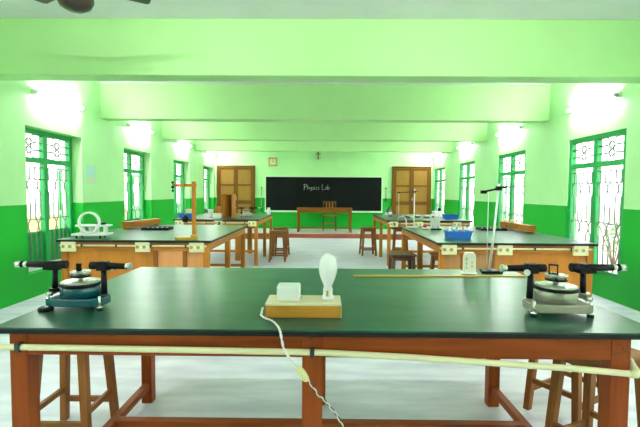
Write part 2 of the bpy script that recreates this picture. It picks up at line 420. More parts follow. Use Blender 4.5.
def door(name, x0, x1, label, tone):
    d = thing(name, ((x0 + x1) / 2, YF, .14), 0, label, 'door', kind='structure'); w = (x1 - x0) / 2; z1 = 2.10; fw = .07
    MB().box(-w, -w + fw, -.08, 0, 0, z1).build('jamb', 'doorwood_z', d, .004)
    MB().box(w - fw, w, -.08, 0, 0, z1).build('jamb', 'doorwood_z', d, .004)
    MB().box(-w + fw, w - fw, -.08, 0, z1 - fw, z1).build('head', 'doorwood_x', d, .004)
    for s_ in (-1, 1):
        a, c = (-w + fw, -.004) if s_ < 0 else (.004, w - fw)
        lf = thing_part('door_leaf', d, (0, 0, 0), 0); st = .065
        MB().box(a, a + st, -.06, -.02, .01, z1 - fw - .005).box(c - st, c, -.06, -.02, .01, z1 - fw - .005).build('stile', 'doorwood_z', lf, .003)
        zs = [.01, .14, .82, .94, 1.42, 1.48, z1 - fw - .075, z1 - fw - .005]
        for k in range(0, 8, 2): MB().box(a + st, c - st, -.06, -.02, zs[k], zs[k + 1]).build('rail', 'doorwood_x', lf, .003)
        for k in range(1, 7, 2): MB().box(a + st, c - st, -.045, -.03, zs[k], zs[k + 1]).build('door_panel', tone, lf)
    MB().box(-.02, .02, -.10, -.07, 1.0, 1.02).box(.015, .03, -.10, -.06, .95, 1.07).build('bolt', 'grey_metal', d)
door('door_1', -3.57, -2.30, 'brown panelled double door left of the blackboard', 'door_panel')
door('door_2', 2.28, 3.57, 'brown panelled double door right of the blackboard', 'door_panel')

c_ = thing('wall_clock', (-1.70, YF, 2.37), 0, 'square tan wall clock above the left end of the blackboard', 'clock')
MB().box(-.14, .14, -.05, 0, -.14, .14).build('case', 'panel_pale', c_, .01)
MB().box(-.095, .095, -.056, -.05, -.095, .095).build('dial', 'clock_face', c_)
MB().bar((0, -.058, 0), (.0, -.058, .075), .012, .004, (0, 1, 0)).bar((0, -.058, 0), (.05, -.058, 0), .014, .004, (0, 1, 0)).build('hands', 'strap_dark', c_)
x_ = thing('crucifix', (-.19, YF, 2.46), 0, 'small brown crucifix on the far wall above the blackboard', 'crucifix')
MB().box(-.02, .02, -.03, 0, 0, .25).build('upright', 'darkwood_z', x_, .003)
MB().box(-.075, .075, -.03, 0, .155, .19).build('cross_arm', 'darkwood_x', x_, .003)
MB().tube([(0, -.035, .04), (0, -.045, .1), (0, -.04, .15)], .012, 6).tube([(-.06, -.04, .18), (0, -.045, .155), (.06, -.04, .18)], .008, 6).lathe([(0, -.016), (.014, 0), (0, .016)], (0, -.045, .185), 8).build('figure', 'brass', x_)
for X, z0, z1, w in ((-2.08, .72, 1.53, 'long thin dark rod hanging left of the blackboard'), (2.08, 1.08, 1.53, 'short thin dark rod hanging right of the blackboard')):
    r_ = thing('hanging_rod', (X, YF, z0), 0, w, 'rod')
    MB().cyl((0, -.02, .04), (0, -.02, z1 - z0 - .03), .011, n=8).build('shaft', 'grey_metal', r_)
    MB().cyl((0, -.02, 0), (0, -.02, .1), .02, n=8).build('tip', 'strap_dark', r_)
    MB().box(-.018, .018, -.03, 0, z1 - z0 - .04, z1 - z0).build('hook_plate', 'strap_dark', r_)
po = thing('wall_poster', (-H, 6.67, 1.46), 0, 'small pale green poster on the left wall between two windows', 'poster')
MB().box(0, .006, -.15, .15, 0, .30).build('sheet', 'poster_paper', po)
MB().box(.006, .008, -.12, .12, .03, .09).build('print', 'poster_print', po)
MB().box(.006, .008, -.12, .12, .12, .27).build('picture', 'poster_blue', po)

# ------------------------------------------------------------------ teacher's desk and chair
d = thing('teacher_desk', (.03, 13.2, .14), 0, 'brown wooden desk on the platform in front of the blackboard', 'desk')
MB().box(-.85, .85, -.3, .3, .715, .745).build('desk_top', 'deskwood_x', d, .005)
MB().box(-.80, .80, -.27, -.25, .60, .715).build('front_apron', 'deskwood_x', d)
MB().box(-.80, .80, .25, .27, .60, .715).build('rear_apron', 'deskwood_x', d)
for sx in (-1, 1):
    MB().box(sx * .80 - .012, sx * .80 + .012, -.25, .25, .60, .715).build('side_apron', 'deskwood_y', d)
    for sy in (-1, 1): MB().box(sx * .80 - .03, sx * .80 + .03, sy * .26 - .03, sy * .26 + .03, 0, .715).build('leg', 'deskwood_z', d, .004)
MB().box(-.80, .80, -.015, .015, .10, .14).build('stretcher', 'deskwood_x', d)
for sx in (-1, 1): MB().box(sx * .80 - .015, sx * .80 + .015, -.25, .25, .10, .14).build('end_stretcher', 'deskwood_y', d)
c = thing('wooden_chair', (.195, 13.75, .14), 0, 'dark wooden chair behind the desk facing the room', 'chair')
for sx in (-1, 1):
    MB().taper((sx * .2, -.19, 0), .035, (sx * .2, -.19, .45), .04).build('leg', 'darkwood_z', c)
    MB().taper((sx * .2, .19, 0), .035, (sx * .2, .19, .45), .04).build('leg', 'darkwood_z', c)
    MB().bar((sx * .2, .19, .45), (sx * .2, .25, .93), .035, .035, (0, 1, 0)).build('back_post', 'darkwood_z', c)
    MB().bar((sx * .2, -.19, .2), (sx * .2, .19, .2), .02, .03).build('side_rail', 'darkwood_y', c)
MB().box(-.22, .22, -.22, .21, .45, .48).build('seat', 'oakwood_x', c, .006)
MB().box(-.2, .2, -.2, -.18, .22, .25).build('front_rail', 'oakwood_x', c)
MB().box(-.22, .22, .22, .26, .86, .94).build('top_rail', 'darkwood_x', c, .004)
MB().box(-.2, .2, .205, .225, .6, .64).build('lower_back_rail', 'darkwood_x', c)
for k in range(3): MB().bar((-.1 + .1 * k, .212, .64), (-.1 + .1 * k, .24, .86), .045, .012, (0, 1, 0)).build('back_slat', 'oakwood_z', c)

# ------------------------------------------------------------------ stools
def make_stool(wood):
    s = thing('wooden_stool', (0, 0, 0)); hb, ht, hz = .15, .115, .57
    MB().box(-.155, .155, -.155, .155, .575, .60).build('seat', wood + '_x', s, .006)
    at = lambda z: hb + (ht - hb) * z / hz
    for sx in (-1, 1):
        for sy in (-1, 1):
            MB().taper((sx * hb, sy * hb, 0), .036, (sx * ht, sy * ht, .575), .042).build('leg', wood + '_z', s)
    for z, h in ((.545, .05), (.13, .03)):
        q = at(z)
        for k in (-1, 1):
            MB().bar((-q, k * q, z), (q, k * q, z), .02, h).build('rail', wood + '_x', s)
            MB().bar((k * q, -q, z + (.06 if h < .04 else 0)), (k * q, q, z + (.06 if h < .04 else 0)), .02, h).build('rail', wood + '_y', s)
    return s
GS = 'wooden lab stools'
sa = make_stool('stoolwood'); sd = make_stool('darkwood')
sa.location = (-1.365, 2.29, 0); tag(sa, 'wooden stool at the left end of the front table', 'stool', GS)
dup(sa, (1.34, 2.04, 0), R(24), 'wooden stool turned askew at the right end of the front table', 'stool', GS)
dup(sa, (1.49, 2.57, 0), R(31), 'wooden stool behind another at the right end of the front table', 'stool', GS)
dup(sa, (-.895, 8.33, 0), R(2), 'wooden stool in the aisle, nearer of two beside the left rear table', 'stool', GS)
dup(sa, (-.90, 9.05, 0), R(-4), 'wooden stool in the aisle, half hidden behind a like stool', 'stool', GS)
dup(sa, (.97, 9.25, 0), R(6), 'wooden stool standing in the aisle beside the right rear table', 'stool', GS)
dup(sa, (1.68, 9.3, 0), R(-5), 'wooden stool pushed under the right rear table', 'stool', GS)
sd.location = (.98, 5.30, 0); tag(sd, 'dark wooden stool beside the right middle table', 'stool', GS)
dup(sa, (1.52, 5.25, 0), R(12), 'wooden stool pushed under the right middle table', 'stool', GS)

# ------------------------------------------------------------------ front table
T = .85
t = thing('lab_table', (0, 0, 0), 0, 'large front lab table with glossy dark green top and red-brown legs', 'table', 'lab tables')
X0, X1, Y0, Y1 = -1.19, 1.22, 1.50, 2.76
MB().box(X0, X1, Y0, Y1, T - .006, T).build('table_top', 'top_green', t, .002)
MB().box(X0, X1, Y0, Y1, T - .024, T - .006).build('top_edge', 'edge_black', t, .003)
ia, ib, ya, yb = X0 + .045, X1 - .105, Y0 + .025, Y1 - .06
zl = T - .024
MB().box(ia + .065, -.074, ya + .004, ya + .03, zl - .085, zl).build('apron', 'redwood_x', t, .002)
MB().box(0, ib - .07, ya + .004, ya + .03, zl - .085, zl).build('apron', 'redwood_x', t, .002)
MB().box(ia + .065, ib - .07, yb - .03, yb - .004, zl - .075, zl).build('apron', 'redwood_x', t, .002)
for X in (ia + .02, ib - .02): MB().box(X - .013, X + .013, ya + .065, yb - .065, zl - .075, zl).build('side_apron', 'redwood_y', t, .002)
for X, w in ((ia, .065), (-.074, .074), (ib - .07, .07)):
    MB().box(X, X + w, ya, ya + .065, 0, zl).build('leg', 'redwood_z', t, .003)
    if abs(X) < .1: X += .02
    MB().box(X, X + w, yb - .065, yb, 0, zl).build('leg', 'redwood_z', t, .003)
for X in (ia + .032, ib - .035): MB().box(X - .02, X + .02, ya + .065, yb - .065, .09, .13).build('side_stretcher', 'redwood_y', t, .002)
ym = (ya + yb) / 2 + .1
MB().box(ia + .05, ib - .055, ym - .025, ym + .025, .09, .13).build('long_stretcher', 'redwood_x', t, .002)
for (x, z) in ((1.070, 0.800), (1.085, 0.785), (1.073, 0.770), (1.095, 0.775), (1.055, 0.765), (-.045, .812), (-.06, .806)):
    MB().cyl((x, ya - .0015, z), (x, ya + .001, z), .0035, n=8).build('screw_hole', 'strap_dark', t)
yp = ya - .0125
pts = [(X0 - .05, yp, .775), (-1.1, yp, .775), (-.6, yp, .771), (-.02, yp, .766), (.3, yp, .752), (.6, yp, .734), (.9, yp, .716), (ib - .005, yp, .698)]
pp = MB().tube(pts, .0115, 10).build('conduit', 'pvc_cream', t)
MB().tube([(ib - .012, yp, .6975), (ib + .012, yp, .697), (ib + .02, yp + .008, .702), (ib + .02, yp + .03, .712), (ib + .02, yp + .05, .73)], .0145, 10).build('elbow', 'pvc_cream', pp)
MB().tube([(ib + .02, yp + .045, .728), (ib + .02, yp + .12, .755), (ib + .02, yp + .4, .775), (ib + .02, yb, .775)], .0115, 10).build('side_conduit', 'pvc_cream', pp)
for x, z in ((-1.10, .775), (-.037, .7665)):
    MB().box(x - .008, x + .008, yp - .0145, ya, z - .016, z + .016).build('strap', 'strap_dark', pp)

# ------------------------------------------------------------------ middle and rear tables
plate_me = None
def socket_plate(t, x, z, y, mark):
    global plate_me
    if plate_me is None:
        plate_me = (MB().box(-.075, .075, -.03, 0, -.052, .052).mesh('socket_plate', 'plate_cream'),
                    MB().box(-.009, .009, -.036, -.03, -.012, .012).mesh('switch', 'white_plastic'),
                    MB().lathe([(.017, 0), (.017, .004)], n=12).mesh('socket', 'plate_mark'))
    p_ = link('socket_plate', plate_me[0], t, .004, (x, y, z))
    for k, q in enumerate((-.05, -.015, .02, .052)):
        if k % 2: link('switch', plate_me[1], p_, 0, (q, 0, 0))
        else:
            s_ = link('socket', plate_me[2], p_, 0, (q, -.0295, 0)); s_.rotation_euler = (R(90), 0, 0)
    if mark: MB().cyl((.0, -.034, 0), (0, -.03, 0), .03, n=12).build('switch_knob', 'strap_dark', p_)
def lab_table(label, x0, x1, y0, y1, inner, front, plates, mid_leg, side_str, end_z=.25, extra=()):
    w, dp = x1 - x0, y1 - y0
    t = thing('lab_table', (x0, y0, 0), 0, label, 'table', 'lab tables')
    MB().box(0, w, 0, dp, T - .006, T).build('table_top', 'top_green', t, .002)
    MB().box(0, w, 0, dp, T - .026, T - .006).build('top_edge', 'edge_black', t, .003)
    z = T - .026; a = .03; L = .06; za = z - .085
    MB().box(a + L, w - a - L, a, a + .025, za, z).build('apron', 'oakwood_x', t, .002)
    MB().box(a + L, w - a - L, dp - a - .025, dp - a, za, z).build('apron', 'oakwood_x', t, .002)
    for X in (a, w - a - .025): MB().box(X, X + .025, a + L, dp - a - L, za, z).build('side_apron', 'oakwood_y', t, .002)
    for X in (a, w - a - L):
        for Y in (a, mid_leg - y0 - L / 2, dp - a - L):
            MB().box(X, X + L, Y, Y + L, 0, z).build('leg', 'oakwood_z', t, .003)
    for Y in (a + L / 2, dp - a - L / 2):
        MB().box(a + L, w - a - L, Y - .015, Y + .015, end_z - .02, end_z + .02).build('stretcher', 'oakwood_x', t, .002)
    if side_str:
        for X in (a + L / 2, w - a - L / 2): MB().box(X - .015, X + .015, a + L, dp - a - L, end_z - .10, end_z - .06).build('side_stretcher', 'oakwood_y', t, .002)
    for X, Y in extra: MB().box(X - x0 - .05, X - x0 + .05, Y - y0 - .03, Y - y0 + .03, 0, z).build('inner_leg', 'oakwood_z', t, .003)
    # front boards and posts (world x)
    for (p0, p1, m_) in front:
        if m_ == 'post': MB().box(p0 - x0, p1 - x0, a, a + .045, .05, za).build('front_post', 'stoolwood_z', t, .002)
        else: MB().box(p0 - x0, p1 - x0, a + .02, a + .035, .05, za).build('front_board', m_, t)
    c_ = MB().tube([(.03, a - .011, z - .035), (w - .05, a - .011, z - .035)], .010, 8).build('conduit', 'pvc_cream', t)
    for k in range(4):
        X = w * (.16 + .225 * k); MB().box(X - .008, X + .008, a - .024, a, z - .05, z - .02).build('strap', 'strap_dark', c_)
    for x, mk in plates: socket_plate(t, x - x0, z - .045, a - .0, mk)
    return t
lab_table('left middle lab table holding a white ring instrument and a wooden pendulum stand', -2.72, -1.14, 4.30, 6.40, True,
          [(-2.63, -1.74, 'panel_orange'), (-1.74, -1.70, 'post'), (-1.70, -1.44, 'panel_pale'), (-1.44, -1.40, 'post'), (-1.40, -1.23, 'panel_pale')],
          [(-2.60, 0), (-1.84, 0), (-1.29, 0)], 5.32, False)
lab_table('right middle lab table holding a blue tray and a white meter', 1.15, 2.76, 4.28, 6.45, True,
          [(1.24, 1.40, 'panel_brown'), (1.40, 1.44, 'post'), (1.44, 1.70, 'panel_brown'), (1.70, 1.74, 'post'), (1.74, 2.67, 'panel_orange')],
          [(1.27, 0), (1.83, 0), (2.59, 0)], 5.32, False)
lab_table('left rear lab table holding a tall wooden case and white boxes', -2.73, -1.17, 7.70, 10.0, False, [],
          [(-2.62, 0), (-1.90, 1), (-1.29, 0)], 8.9, False, .27, ((-1.68, 8.35), (-1.62, 9.35)))
lab_table('right rear lab table holding small metal dishes and a blue tray', 1.15, 2.72, 7.80, 10.1, False, [],
          [(1.29, 1), (1.75, 0), (2.45, 0)], 8.95, False, .27)

# ------------------------------------------------------------------ spectrometers
def spectrometer(loc, rz, body, drum, label, tel=0.0, prism=True, scale=0.95, mirror=False, grp='spectrometers'):
    s = thing('spectrometer', loc, rz, label, 'spectrometer', grp)
    poly = [(-.125, -.055), (-.085, -.078), (.085, -.078), (.125, -.05), (.125, .02), (.045, .10), (-.045, .10), (-.125, .015)]
    MB().prism(poly, .018, .052).build('base_plate', body, s, .004)
    if not prism: MB().lathe([(.03, 0), (.031, .012), (.024, .016)], (-.118, -.062, 0), 18).build('rubber_pad', 'black_metal', s)
    for x, y in ((-.112, -.055), (.112, -.055), (0, .085)):
        f_ = MB().cyl((x, y, .004), (x, y, .062), .006, n=10).build('levelling_screw', 'silver', s)
        MB().lathe([(.013, 0), (.013, .008), (.006, .010)], (x, y, 0), 12).build('foot', 'black_metal', f_)
        MB().lathe([(.012, .008), (.012, .018)], (x, y, 0), 12).build('thumb_nut', 'silver', f_)
    MB().lathe([(.070, .052), (.082, .056), (.078, .10), (.074, .103)], n=32).build('drum', drum, s)
    MB().lathe([(.084, .100), (.086, .103), (.086, .110), (.082, .112)], n=32).build('dark_ring', 'black_metal', s)
    d_ = MB().lathe([(.080, .112), (.080, .117), (.072, .119)], n=32).build('circular_scale', 'steel_disc', s)
    MB().box(.03, .075, -.012, .012, .119, .123).build('vernier', 'silver', d_)
    MB().cyl((0, 0, .117), (0, 0, .150), .010, n=12).build('pillar', 'silver', s)
    pt = MB().lathe([(.040, .136), (.043, .138), (.043, .142), (.03, .143)], n=24).build('prism_table', 'black_metal', s)
    MB().lathe([(.042, .156), (.044, .158), (.044, .161), (.04, .162)], n=24).build('upper_plate', 'steel_disc', pt)
    for k in range(3):
        a = R(90 + 120 * k); x, y = .034 * math.cos(a), .034 * math.sin(a)
        MB().cyl((x, y, .140), (x, y, .166), .0035, n=8).build('adjusting_screw', 'silver', pt)
    if prism:
        q = thing_part('prism_holder', s, (0.012, 0, .162), R(28))
        MB().box(-.018, -.013, -.01, .01, 0, .042).box(.013, .018, -.01, .01, 0, .042).box(-.018, .018, -.01, .01, .036, .042).box(-.018, .018, -.01, .01, 0, .005).build('frame', 'black_metal', q)
    else:
        q = thing_part('prism_holder', s, (-.006, 0, .162), R(20))
        MB().box(-.010, .010, -.008, .008, 0, .034).build('clamp', 'black_metal', q)
    # fixed side (local +x): collimator on a post standing on the base plate
    MB().cyl((.106, 0, .05), (.104, 0, .165), .0135, .0115, 14).build('post', 'black_metal', s)
    MB().lathe([(.02, .052), (.018, .060)], (.106, 0, 0), 14).build('post_collar', body, s)
    tb = MB().box(.078, .125, -.017, .017, .165, .205).cyl((.045, 0, .187), (.080, 0, .187), .0175).cyl((.12, 0, .187), (.205, 0, .184), .0155, .013)
    tb.build('collimator', 'black_metal', s, .002)
    MB().cyl((.203, 0, .184), (.218, 0, .184), .0135).build('slit_tube', 'silver', s)
    MB().cyl((.217, 0, .184), (.228, 0, .184), .0165).build('slit_ring', 'steel_disc', s)
    MB().cyl((.132, -.016, .172), (.132, -.032, .172), .013).build('focus_knob', 'silver', s) if prism else MB().cyl((.132, .016, .172), (.132, .032, .172), .013).build('focus_knob', 'silver', s)
    # moving side (local -x): telescope on an arm that turns about the drum
    m_ = thing_part('telescope_arm', s, (0, 0, 0), R(tel))
    MB().box(-.135, -.06, -.014, .014, .070, .084).build('arm', body if body != 'teal_paint' else 'black_metal', m_, .002)
    MB().cyl((-.118, -.03, .066), (-.118, .03, .066), .008).cyl((-.13, -.034, .066), (-.106, -.034, .066), .009).build('tangent_screw', 'silver', m_)
    MB().cyl((-.115, 0, .080), (-.113, 0, .168), .0125, .011, 14).build('post', 'black_metal', m_)
    MB().lathe([(.026, .078), (.026, .086)], (-.115, 0, 0), 14).build('arm_plate', 'silver_paint' if body != 'teal_paint' else 'black_metal', m_)
    MB().box(-.135, -.09, -.017, .017, .166, .207).cyl((-.060, 0, .190), (-.092, 0, .190), .0185).cyl((-.13, 0, .190), (-.235, 0, .190), .0155, .014) \
        .box(-.165, -.135, -.008, .008, .165, .18).build('telescope', 'black_metal', m_, .002)
    MB().cyl((-.234, 0, .190), (-.258, 0, .190), .0125).cyl((-.262, 0, .190), (-.29, 0, .190), .0135).build('eyepiece', 'silver', m_)
    MB().cyl((-.257, 0, .190), (-.263, 0, .190), .0155).build('eyepiece_ring', 'black_metal', m_)
    s.scale = (scale,) * 3
    if mirror:
        for o in [c for c in s.children_recursive]:
            o.location.x *= -1; o.rotation_euler.z *= -1
            if o.data: o.data.transform(Matrix.Scale(-1, 4, (1, 0, 0))); o.data.flip_normals()
    return s
spectrometer((-1.028, 1.785, T), R(0), 'teal_paint', 'teal_paint', 'black and teal spectrometer on the left end of the front table', 0, False)
spectrometer((.962, 1.755, T), R(-1), 'silver_paint', 'silver_paint', 'black and silver spectrometer on the right end of the front table', -3, True, 1.0, True)
spectrometer((-1.56, 8.6, T), R(185), 'silver_paint', 'silver', 'small silver spectrometer beside the tall wooden case on the left rear table', 0, True)
spectrometer((1.40, 9.2, T), R(75), 'silver', 'white_plastic', 'whitish spectrometer at the aisle corner of the right rear table', 0, False)

# ------------------------------------------------------------------ lamp block with bulb, switch box and cord
lb = thing('bulb_block', (-.077, 1.72, T), 0, 'white frosted bulb and switch box on a wooden block on the front table', 'lamp')
MB().box(-.148, .148, -.07, .075, .0, .048).build('block', 'block_front', lb, .003)
MB().box(-.150, .150, -.072, .077, .048, .056).build('block_top', 'cream_wood', lb, .002)
MB().box(.148, .150, -.072, .077, .0, .048).build('block_end', 'cream_wood', lb)
MB().box(-.108, -.016, -.032, .04, .056, .118).build('switch_box', 'white_plastic', lb, .006)
MB().cyl((-.012, -.02, .07), (-.008, -.02, .07), .004).build('terminal', 'grey_metal', lb)
h_ = MB().lathe([(.024, .056), (.024, .072), (.019, .076), (.019, .105), (.017, .108)], (.097, 0, 0), 20).build('bulb_holder', 'white_plastic', lb)
MB().box(.090, .099, -.021, -.016, .068, .098).build('holder_slot', 'brass', h_)
MB().lathe([(.015, .10), (.0165, .112), (.021, .124), (.030, .145), (.0365, .168), (.0385, .188), (.037, .208), (.031, .226), (.021, .240), (.010, .247), (0, .249)], (.097, 0, 0), 28).build('bulb', 'bulb_white', lb)
cpts = [(-.236, 1.66, .888), (-.239, 1.655, .875), (-.241, 1.645, .862), (-.230, 1.635, .8555), (-.212, 1.615, .855), (-.195, 1.60, .855), (-.175, 1.56, .855), (-.16, 1.52, .855), (-.152, 1.493, .852),
        (-.147, 1.484, .838), (-.14, 1.478, .80), (-.125, 1.474, .77), (-.105, 1.472, .745), (-.09, 1.472, .725)]
fine = []
for i in range(len(cpts) - 1):
    for k in range(5):
        a = Vector(cpts[i]).lerp(Vector(cpts[i + 1]), k / 5); fine.append(a)
fine.append(Vector(cpts[-1]))
def twisted(pts, ph, r=.0028):
    return [(p.x + r * math.cos(i * .9 + ph), p.y, p.z + r * math.sin(i * .9 + ph) * .5 + r * .3) for i, p in enumerate(pts)]
lo = [Vector((-.052, 1.47, .685)), Vector((-.03, 1.47, .652)), Vector((-.01, 1.469, .625)), Vector((.01, 1.468, .61)), Vector((.03, 1.467, .585)), Vector((.055, 1.466, .555)), Vector((.072, 1.465, .52)), Vector((.085, 1.464, .40)), Vector((.09, 1.464, .2)), Vector((.10, 1.464, .006)), Vector((.18, 1.45, .006)), Vector((.3, 1.40, .006))]
fl = []
for i in range(len(lo) - 1):
    for k in range(6): fl.append(lo[i].lerp(lo[i + 1], k / 6))
fl.append(lo[-1])
cd = thing('lamp_cord', (0, 0, 0), 0, 'twisted white flex with an inline switch hanging over the front table edge', 'cord')
MB().tube(twisted(fine, 0), .0028, 6).tube(twisted(fl, 0), .0028, 6).build('white_strand', 'flex_white', cd)
MB().tube(twisted(fine, math.pi), .0024, 6).build('white_strand', 'flex_white', cd)
MB().tube(twisted(fl, math.pi), .0024, 6).build('dark_strand', 'flex_dark', cd)
sw = thing_part('inline_switch', cd, (-.071, 1.4705, .705), 0)
bmv = MB().lathe([(.006, -.032), (.012, -.024), (.0145, -.005), (.0145, .008), (.011, .024), (.006, .032)], n=14).build('switch_body', 'plate_cream', sw)
bmv.rotation_euler = (0, R(-37), 0)
MB().box(-.006, .006, -.018, -.013, -.006, .008).build('rocker', 'pvc_cream', sw).rotation_euler = (0, R(-37), 0)

# ------------------------------------------------------------------ metre stick, meter and stand on the front table
ms = thing('metre_stick', (.69, 2.515, T), R(1.8), 'yellow wooden metre stick lying along the back of the front table', 'ruler')
MB().box(-.51, .51, -.012, .012, 0, .007).build('stick', 'stick_yellow', ms, .001)
b = MB()
for k in range(101): b.box(-.5 + k * .01 - .0006, -.5 + k * .01 + .0006, -.0125, -.0118, .003 if k % 10 else .001, .0072)
tag(b.build('graduations', 'strap_dark', ms), kind='stuff')
pm = thing('instrument_box', (.905, 2.63, T), R(-8), 'upright cream plastic box with rounded top at the back of the front table', 'instrument')
prof = [(-.036, .0), (.036, .0), (.036, .09), (.033, .115), (.024, .130), (-.024, .130), (-.033, .115), (-.036, .09)]
b = MB(); n = len(prof)
b._add([(x, -.02, z) for x, z in prof] + [(x, .02, z) for x, z in prof], [list(range(n)), list(range(n, 2 * n))[::-1]] + [((k + 1) % n, k, n + k, n + (k + 1) % n) for k in range(n)], False)
b.build('case', 'cream_plastic', pm, .004)
for z0, z1, x in ((.03, .045, -.020), (.055, .07, -.020), (.08, .1, -.020), (.04, .055, .012), (.065, .075, .012)):
    MB().box(x - .003, x + .003, -.0212, -.0198, z0, z1).build('printed_mark', 'plate_mark', pm)
MB().box(-.045, .045, -.03, .03, -.0, .004).build('base_rim', 'white_plastic', pm)

def pendulum_stand(loc, rz, label, hgt, lean, arm_dz, arm, rod_r, mats, base, thread, bob):
    s = thing('retort_stand', loc, rz, label, 'stand', 'pendulum stands'); rm, bm_, am = mats
    MB().prism(base, 0, .016).build('base', bm_, s, .004)
    MB().cyl((0, 0, .016), (lean, 0, hgt), rod_r, rod_r * .85, 12).build('rod', rm, s)
    f = arm_dz / hgt; ax = lean * f
    ar = MB().cyl((ax + arm[0], 0, arm_dz + arm[2]), (ax + arm[1], 0, arm_dz + arm[3]), .006, .006, 8).build('clamp_arm', am, s)
    MB().box(ax - .014, ax + .014, -.018, .018, arm_dz - .012, arm_dz + .014).build('boss_head', am, s, .002)
    MB().cyl((ax, -.018, arm_dz), (ax, -.04, arm_dz), .006, n=8).build('boss_screw', am, s)
    MB().box(ax + arm[0] - .01, ax + arm[0] + .025, -.012, .012, arm_dz + arm[2] - .010, arm_dz + arm[2] + .010).build('clamp_jaw', am, s, .003)
    if thread: MB().cyl((ax + thread[0], -.0, arm_dz + thread[2]), (ax + thread[0], -.0, thread[1]), .0022, n=6).build('thread', 'thread', s)
    if bob: MB().lathe([(0, -bob), (bob * .5, -bob * .866), (bob * .866, -bob * .5), (bob, 0), (bob * .866, bob * .5), (bob * .5, bob * .866), (0, bob)], (ax + thread[0], 0, thread[1]), 16).build('bob', 'black_metal', s)
    return s
pendulum_stand((1.045, 2.665, T), 0, 'leaning white rod stand with black clamp at the back of the front table', .555, .045, .525, (-.10, .055, -.022, .012), .0075,
               ('white_plastic', 'black_metal', 'black_metal'), [(-.065, -.05), (.065, -.05), (.045, .05), (-.045, .05)], (-.062, .05, -.012), None)
pendulum_stand((1.30, 6.12, T), 0, 'thin white rod stand with black arm at the corner of the right middle table', .56, .0, .515, (-.235, .05, -.012, .006), .0085,
               ('white_plastic', 'white_plastic', 'black_metal'), [(-.10, -.08), (.06, -.08), (.06, .08), (-.10, .08)], (-.222, .1, -.006), None)

ws = thing('pendulum_stand', (-1.345, 4.42, T), 0, 'wooden upright stand with a hanging black bob on the left middle table', 'stand', 'pendulum stands')
MB().box(-.19, .03, -.05, .05, 0, .025).build('base', 'stick_yellow', ws, .004)
MB().box(-.02, .025, -.06, .06, .025, .05).build('foot_block', 'stick_yellow', ws, .004)
MB().box(-.018, .018, -.018, .018, .025, .60).build('upright', 'oakwood_z', ws, .003)
MB().box(-.205, .03, -.022, -.004, .545, .575).build('arm', 'oakwood_x', ws, .003)
MB().cyl((-.215, -.013, .49), (-.215, -.013, .60), .006, n=8).box(-.228, -.202, -.024, -.002, .53, .55).box(-.225, -.205, -.022, -.004, .58, .598).box(-.224, -.206, -.022, -.004, .495, .51).build('clamp', 'black_metal', ws)
MB().cyl((-.09, -.013, .545), (-.09, -.013, .25), .0022, n=6).build('thread', 'thread', ws)
MB().lathe([(0, -.036), (.018, -.031), (.031, -.018), (.036, 0), (.031, .018), (.018, .031), (.006, .036), (.006, .046)], (-.09, -.013, .21), 16).build('bob', 'black_metal', ws)

# ------------------------------------------------------------------ things on the left middle table
rg = thing('ring_galvanometer', (-2.45, 4.50, T), R(4), 'white ring standing on two white boards on the left middle table', 'instrument')
for x in (-.14, .10): 
    for y in (-.06, .06): MB().cyl((x, y, 0), (x, y, .03), .010, n=8).build('foot', 'black_metal', rg)
MB().box(-.175, .175, -.10, .10, .03, .05).build('lower_board', 'white_plastic', rg, .003)
for x in (-.12, -.03, .03, .12):
    MB().box(x - .012, x + .012, .0, .06, .05, .12).build('post', 'white_plastic', rg)
MB().box(-.17, .17, -.03, .09, .12, .138).build('upper_board', 'white_plastic', rg, .003)
b = MB(); r0, r1, hw, n = .095, .112, .018, 40
v = []; 
for k in range(n):
    a = 2 * math.pi * k / n
    for r_, y in ((r0, -hw), (r1, -hw), (r1, hw), (r0, hw)): v.append((r_ * math.cos(a), y, .165 + r_ * math.sin(a)))
f = []
for k in range(n):
    j = (k + 1) % n
    for q in range(4): f.append((k * 4 + q, k * 4 + (q + 1) % 4, j * 4 + (q + 1) % 4, j * 4 + q))
b._add(v, f, False); b.build('ring', 'white_plastic', rg, 0, (-.012, -.052, 0))
MB().lathe([(.04, .138), (.045, .142), (.045, .158), (.04, .160)], (.08, .02, 0), 16).build('compass_box', 'black_metal', rg)

def long_box(loc, rz, L, label, knobs):
    o = thing('wooden_case', loc, rz, label, 'box', 'long wooden instrument boxes')
    MB().box(-.045, .045, -L / 2, L / 2, .012, .085).build('body', 'oakwood_y', o, .003)
    MB().box(-.05, .05, -L / 2 - .005, L / 2 + .005, .085, .097).build('lid', 'oakwood_y', o, .002)
    for y in (-L / 2 + .06, L / 2 - .06): MB().box(-.04, .04, y - .02, y + .02, 0, .012).build('foot', 'strap_dark', o)
    for y in (-.1, .2): MB().cyl((-.051, y, .05), (-.044, y, .05), .012, n=10).build('screw', 'strap_dark', o)
    for y in knobs: MB().lathe([(.03, .097), (.035, .105), (.035, .13), (.028, .138)], (0, y, 0), 12).build('knob', 'pvc_cream', o)
    return o
long_box((-2.53, 5.92, T), R(-8), .82, 'long narrow wooden box near the window on the left middle table', ())
long_box((2.62, 5.80, T), R(1), .86, 'long narrow wooden box with two cream knobs on the right middle table', (.12, .33))
